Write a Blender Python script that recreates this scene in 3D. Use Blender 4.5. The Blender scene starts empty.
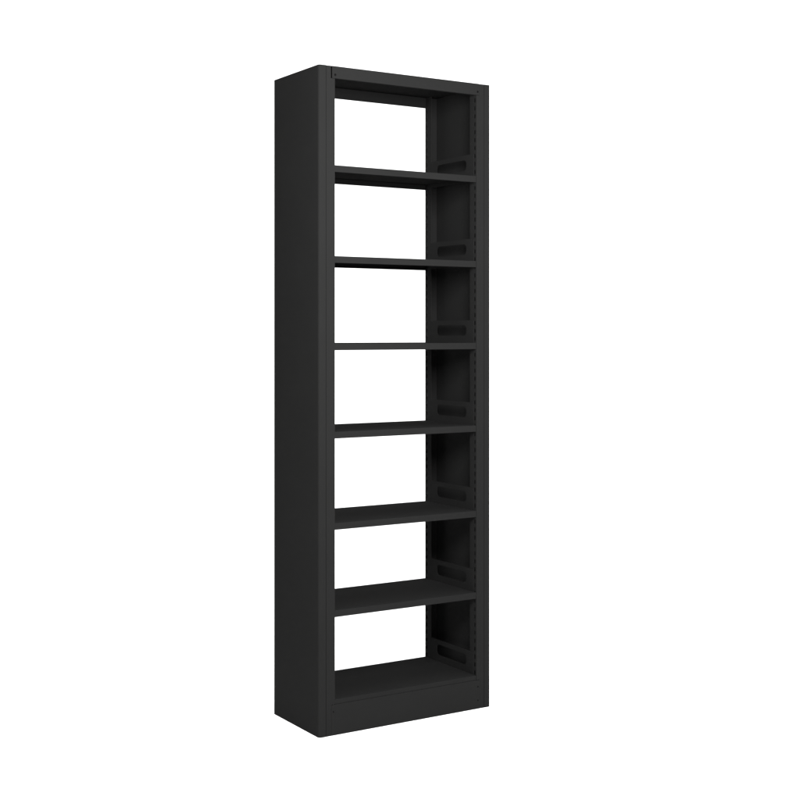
import bpy, bmesh, math
from mathutils import Vector, Matrix

# ---------------------------------------------------------------- scene
sc = bpy.context.scene
col = sc.collection
H, W, D = 2.20, 0.6905, 0.329          # bookcase size in metres
ANG = math.atan2(0.1659, 0.26385)      # how far it is turned from the camera
MM = 0.001

# ---------------------------------------------------------------- materials
def paint(name, base, rough, spec, bump=0.035):
    """black powder coat: fine orange peel, slightly uneven gloss"""
    m = bpy.data.materials.new(name); m.use_nodes = True
    nt = m.node_tree; b = nt.nodes['Principled BSDF']
    tc = nt.nodes.new('ShaderNodeTexCoord')
    n1 = nt.nodes.new('ShaderNodeTexNoise'); n1.inputs['Scale'].default_value = 900; n1.inputs['Detail'].default_value = 3
    n2 = nt.nodes.new('ShaderNodeTexNoise'); n2.inputs['Scale'].default_value = 5; n2.inputs['Detail'].default_value = 4
    for n in (n1, n2): nt.links.new(tc.outputs['Object'], n.inputs['Vector'])
    mr = nt.nodes.new('ShaderNodeMapRange')
    mr.inputs['To Min'].default_value = rough - .05; mr.inputs['To Max'].default_value = rough + .05
    nt.links.new(n2.outputs['Fac'], mr.inputs['Value']); nt.links.new(mr.outputs['Result'], b.inputs['Roughness'])
    cr = nt.nodes.new('ShaderNodeMixRGB')
    cr.inputs['Color1'].default_value = tuple(c*.93 for c in base)+(1,)
    cr.inputs['Color2'].default_value = tuple(c*1.07 for c in base)+(1,)
    nt.links.new(n2.outputs['Fac'], cr.inputs['Fac']); nt.links.new(cr.outputs['Color'], b.inputs['Base Color'])
    bp = nt.nodes.new('ShaderNodeBump'); bp.inputs['Strength'].default_value = bump; bp.inputs['Distance'].default_value = .0004
    nt.links.new(n1.outputs['Fac'], bp.inputs['Height']); nt.links.new(bp.outputs['Normal'], b.inputs['Normal'])
    b.inputs['Specular IOR Level'].default_value = spec
    return m

BLACK = paint('black_powder_coat', (0.0103, 0.0103, 0.0102), .65, .0)
SCREW = paint('black_screw_steel', (0.003, 0.003, 0.003), .45, .0)

wm = bpy.data.materials.new('white_studio_backdrop'); wm.use_nodes = True
wb = wm.node_tree.nodes['Principled BSDF']
tc = wm.node_tree.nodes.new('ShaderNodeTexCoord')
nz = wm.node_tree.nodes.new('ShaderNodeTexNoise'); nz.inputs['Scale'].default_value = 3
mx = wm.node_tree.nodes.new('ShaderNodeMixRGB')
mx.inputs['Color1'].default_value = (.90, .90, .90, 1); mx.inputs['Color2'].default_value = (.93, .93, .93, 1)
wm.node_tree.links.new(tc.outputs['Object'], nz.inputs['Vector'])
wm.node_tree.links.new(nz.outputs['Fac'], mx.inputs['Fac'])
wm.node_tree.links.new(mx.outputs['Color'], wb.inputs['Base Color'])
wb.inputs['Roughness'].default_value = .9
wb.inputs['Specular IOR Level'].default_value = .1

# ---------------------------------------------------------------- helpers
def box(bm, x0, x1, y0, y1, z0, z1):
    v = [bm.verts.new(p) for p in ((x0,y0,z0),(x1,y0,z0),(x1,y1,z0),(x0,y1,z0),(x0,y0,z1),(x1,y0,z1),(x1,y1,z1),(x0,y1,z1))]
    for f in ((3,2,1,0),(4,5,6,7),(0,1,5,4),(1,2,6,5),(2,3,7,6),(3,0,4,7)):
        bm.faces.new([v[i] for i in f])

def extrude(bm, pts, a, b, axis):
    """closed outline pts swept from a to b along an axis; pts are the other two coordinates in order"""
    def P(p, t):
        if axis == 'z': return (p[0], p[1], t)
        if axis == 'x': return (t, p[0], p[1])
        return (p[0], t, p[1])
    v0 = [bm.verts.new(P(p, a)) for p in pts]; v1 = [bm.verts.new(P(p, b)) for p in pts]
    n = len(pts)
    bm.faces.new(v0[::-1]); bm.faces.new(v1)
    for i in range(n):
        bm.faces.new((v0[i], v0[(i+1)%n], v1[(i+1)%n], v1[i]))

def build(name, bm, mat, parent=None, bevel=0, smooth=False):
    bmesh.ops.recalc_face_normals(bm, faces=bm.faces)
    me = bpy.data.meshes.new(name); bm.to_mesh(me); bm.free()
    me.materials.append(mat)
    o = bpy.data.objects.new(name, me); col.objects.link(o)
    if parent: o.parent = parent
    if smooth:
        for p in me.polygons: p.use_smooth = True
        me.set_sharp_from_angle(angle=math.radians(35))
    if bevel:
        m = o.modifiers.new('Bevel', 'BEVEL'); m.width = bevel; m.segments = 2; m.limit_method = 'ANGLE'; m.angle_limit = math.radians(50)
        m.harden_normals = False
    return o

def arc(cx, cy, r, a0, a1, n=8):
    return [(cx + r*math.cos(math.radians(a0+(a1-a0)*i/n)), cy + r*math.sin(math.radians(a0+(a1-a0)*i/n))) for i in range(n+1)]

# ---------------------------------------------------------------- bookcase
root = bpy.data.objects.new('bookcase', None); col.objects.link(root)
root['label'] = 'tall narrow black metal open-backed bookcase with seven shelves standing on white'
root['category'] = 'bookcase'

T = 11*MM          # side panel thickness
LIP = 26*MM        # how far the side panel wraps round onto the front
POST = 60*MM       # face width of panel edge + post
RET = 40*MM        # depth of the post
GAP = 1.6*MM
R = 8.5*MM
HDR = 40*MM        # header height
PL = 101*MM        # plinth height

def mir(pts, right):
    return [(W-x, y) for x, y in pts][::-1] if right else pts

# side panels: a folded sheet whose edges wrap round front and back
def side_panel(right):
    pts  = [(LIP, 0)] + arc(R, R, R, 270, 180) + arc(R, D-R, R, 180, 90) + [(LIP, D), (LIP, D-3*MM), (T, D-3*MM), (T, 3*MM), (LIP, 3*MM)]
    bm = bmesh.new(); extrude(bm, mir(pts, right), 0, H, 'z')
    return build('side_panel', bm, BLACK, root, smooth=True)
side_panel(False); side_panel(True)

# four slotted posts
PITCH, SLOT_H, SLOT_W = 28*MM, 14*MM, 8*MM
def post(right, back):
    def X(a, b): return (W-b, W-a) if right else (a, b)
    def Y(a, b): return (D-b, D-a) if back else (a, b)
    bm = bmesh.new()
    x0, x1 = LIP+GAP, POST
    seam = 45.2*MM if not right else 48.4*MM
    t = 1.5*MM
    # face plate, notched at the top where the header overlaps it and at the bottom for the plinth
    box(bm, *X(x0, x1), *Y(.4*MM, .4*MM+t), PL+1*MM, H-HDR-.6*MM)
    box(bm, *X(x0, 47*MM), *Y(.4*MM, .4*MM+t), 0, PL+1*MM)
    box(bm, *X(x0, seam), *Y(.4*MM, .4*MM+t), H-HDR-.6*MM, H-.3*MM)
    # backing behind the groove and the notches
    box(bm, *X(T+.2*MM, 36*MM), *Y(2.6*MM, 2.6*MM+t), .2*MM, H-2*MM)
    # inner wall with its ladder of slots
    y_in, y_out = .4*MM+t, RET-t
    ys = 6.5*MM
    box(bm, *X(x1-t, x1), *Y(y_in, ys), PL+1*MM, H-HDR-.6*MM)
    box(bm, *X(x1-t, x1), *Y(ys+SLOT_W, RET), .2*MM, H-2*MM)
    z = .035; zprev = .2*MM
    while z + SLOT_H < H-.045:
        box(bm, *X(x1-t, x1), *Y(ys, ys+SLOT_W), zprev, z)
        zprev = z+SLOT_H; z += PITCH
    box(bm, *X(x1-t, x1), *Y(ys, ys+SLOT_W), zprev, H-2*MM)
    # narrow flange turned outwards from the inner wall, leaving the post open towards the side
    box(bm, *X(x1-3.6*MM, x1-t), *Y(RET-t, RET), .2*MM, H-2*MM)
    return build('slotted_post', bm, BLACK, root)
for r in (False, True):
    for b in (False, True): post(r, b)

# screws
def screw(parent, x, y, z, back, k=1.0):
    bm = bmesh.new()
    s = 1 if back else -1
    bmesh.ops.create_cone(bm, cap_ends=True, segments=20, radius1=3.8*MM*k, radius2=3.2*MM*k, depth=1.2*MM,
        matrix=Matrix.Translation((x, y+s*.6*MM, z)) @ Matrix.Rotation(math.pi/2*(-s), 4, 'X'))
    return build('screw', bm, SCREW, parent, smooth=True)

# header: a shallow channel across front and back, with its lower edge turned in
def header(back):
    xL, xR = 49*MM, W-49*MM
    t = 1.6*MM
    s = (lambda y: D-y) if back else (lambda y: y)
    z0, z1 = H-HDR, H
    pts = [(s(-.9*MM), z0), (s(-.9*MM), z1), (s(t-.9*MM), z1), (s(t-.9*MM), z0+t), (s(14*MM), z0+t), (s(14*MM), z0)]
    bm = bmesh.new()
    # face across the whole width, lip only between the posts
    ys = sorted((s(-.9*MM), s(t-.9*MM)))
    box(bm, xL, xR, ys[0], ys[1], z0, z1)
    ys = sorted((s(t-.9*MM), s(13*MM)))
    box(bm, POST+.4*MM, W-POST-.4*MM, ys[0], ys[1], z0, z0+t)
    o = build('header_rail', bm, BLACK, root, bevel=.5*MM)
    for x in (61*MM, W-50.5*MM-5*MM):
        screw(o, x, s(-.9*MM), H-.0285, back)
    return o
header(False); header(True)

# top sheet
bm = bmesh.new(); box(bm, T+.2*MM, W-T-.2*MM, 1*MM, D-1*MM, H-1.7*MM, H-.2*MM)
build('top_panel', bm, BLACK, root)

# plinth front and back
def plinth(back):
    s = (lambda y: D-y) if back else (lambda y: y)
    bm = bmesh.new()
    ys = sorted((s(-.5*MM), s(1.1*MM)))
    box(bm, 47.2*MM, W-47.2*MM, ys[0], ys[1], .3*MM, PL)
    ys = sorted((s(1.1*MM), s(12*MM)))
    box(bm, POST+.4*MM, W-POST-.4*MM, ys[0], ys[1], PL-1.6*MM, PL)
    o = build('plinth', bm, BLACK, root, bevel=.5*MM)
    for x in (54*MM, W-54*MM):
        for z in ((.030, .078) if x > W/2 else (.078,)):
            screw(o, x, s(-.5*MM), z, back, .6)
plinth(False); plinth(True)

# shelves, each with turned-down lips and an upright handle bracket at either end
def bracket_mesh(x0, x1, z0):
    """plate with a rounded-slot opening, in the y-z plane"""
    ya, yb, h = 14*MM, D-42*MM, 80*MM
    r = 4*MM
    outer = arc(ya+r, z0+h-r, r, 180, 90, 4) + arc(yb-r, z0+h-r, r, 90, 0, 4) + [(yb, z0), (ya, z0)]
    sr = 15*MM; sya, syb, sz0, sz1 = 60*MM, D-82*MM, z0+25*MM, z0+63*MM
    inner = arc(sya+sr, sz1-sr, sr, 180, 90, 6) + arc(syb-sr, sz1-sr, sr, 90, 0, 6) + arc(syb-sr, sz0+sr, sr, 0, -90, 6) + arc(sya+sr, sz0+sr, sr, 270, 180, 6)
    bm = bmesh.new()
    def ring(pts, x): return [bm.verts.new((x, p[0], p[1])) for p in pts]
    for x in (x0, x1):
        o_ = ring(outer, x); i_ = ring(inner, x)
        es = [bm.edges.new((v[k], v[(k+1) % len(v)])) for v in (o_, i_) for k in range(len(v))]
        bmesh.ops.triangle_fill(bm, edges=es, use_beauty=True)
        if x == x0: o0, i0 = o_, i_
    for a, b in ((o0, o_), (i0, i_)):
        for k in range(len(a)):
            n = (k+1) % len(a); bm.faces.new((a[k], a[n], b[n], b[k]))
    return bm

LH = 22*MM
def shelf(z, lip_f=LH, lip_b=20*MM):
    t = 1.4*MM
    x0, x1 = POST+.3*MM, W-POST-.3*MM
    y0, y1 = 1.5*MM, D-1.5*MM
    bm = bmesh.new()
    # folded sheet: top, front and back lips with short hems
    pts = [(y0, z-lip_f), (y0, z), (y1, z), (y1, z-lip_b), (y1-12*MM, z-lip_b), (y1-12*MM, z-lip_b+t), (y1-t, z-lip_b+t), (y1-t, z-t),
           (y0+t, z-t), (y0+t, z-lip_f+t), (y0+12*MM, z-lip_f+t), (y0+12*MM, z-lip_f)]
    extrude(bm, pts, x0, x1, 'x')
    # turned-down ends
    box(bm, x0+.2*MM, x0+t, y0+t+.3*MM, y1-t-.3*MM, z-16*MM, z-t-.2*MM)
    box(bm, x1-t, x1-.2*MM, y0+t+.3*MM, y1-t-.3*MM, z-16*MM, z-t-.2*MM)
    o = build('shelf', bm, BLACK, root, bevel=.7*MM)
    build('handle_bracket', bracket_mesh(POST+.5*MM, POST+1.9*MM, z+.05*MM), BLACK, o)
    build('handle_bracket', bracket_mesh(W-POST-1.9*MM, W-POST-.5*MM, z+.05*MM), BLACK, o)
    return o
shelf_z = [(.6012+k)*H for k in (.2510, .1151, -.0158, -.1479, -.2845, -.4150)]
for z in shelf_z: shelf(z)
shelf((.6012-.5480)*H, lip_f=15.7*MM, lip_b=15*MM)

# place it: its front left foot sits where the photograph has it
fl = Vector((-.12035*H, 1.9580*H, 0))
root.location = fl
root.rotation_euler = (0, 0, ANG)
# move the empty to the centre of the base without moving the parts
off = Vector((W/2, D/2, 0))
for ch in root.children:
    ch.location = -off
root.location = fl + Matrix.Rotation(ANG, 3, 'Z') @ off

# ---------------------------------------------------------------- white studio sweep
bm = bmesh.new()
prof = [(-7, 0)] + [(7 + 2*math.sin(math.radians(a)), 2-2*math.cos(math.radians(a))) for a in range(0, 91, 6)] + [(9, 7)]
rows = [[bm.verts.new((x, y, z)) for x in (-12, -6, 0, 6, 12)] for y, z in prof]
for a, b in zip(rows, rows[1:]):
    for i in range(4): bm.faces.new((a[i], a[i+1], b[i+1], b[i]))
bd = build('backdrop', bm, wm, smooth=True)
bd['kind'] = 'structure'

# ---------------------------------------------------------------- light
w = bpy.data.worlds.new('World'); sc.world = w; w.use_nodes = True
bg = w.node_tree.nodes['Background']
bg.inputs['Color'].default_value = (1, 1, 1, 1); bg.inputs['Strength'].default_value = 1.08

def softbox(name, loc, target, sx, sy, power):
    l = bpy.data.lights.new(name, 'AREA'); l.shape = 'RECTANGLE'; l.size = sx; l.size_y = sy; l.energy = power
    o = bpy.data.objects.new(name, l); col.objects.link(o)
    o.location = loc
    o.rotation_euler = (Vector(target)-Vector(loc)).to_track_quat('-Z', 'Y').to_euler()
softbox('key_softbox', (.30, 2.60, 2.02), (0.0, 4.5, 1.6), 0.8, 0.8, 138)
softbox('overhead_softbox', (-.2, 4.6, 5.2), (-.2, 4.6, 0), 4.5, 4.5, 260)

# ---------------------------------------------------------------- camera
cd = bpy.data.cameras.new('camera'); cam = bpy.data.objects.new('camera', cd); col.objects.link(cam)
cam.location = (0, 0, .6012*H); cam.rotation_euler = (math.radians(90), 0, 0)
cd.sensor_width = 36; cd.lens = 1320/800*36
cd.shift_y = -(400-333)/800
cd.clip_end = 100
sc.camera = cam

sc.view_settings.view_transform = 'Standard'
sc.view_settings.look = 'None'
sc.view_settings.exposure = 0
sc.view_settings.gamma = 1
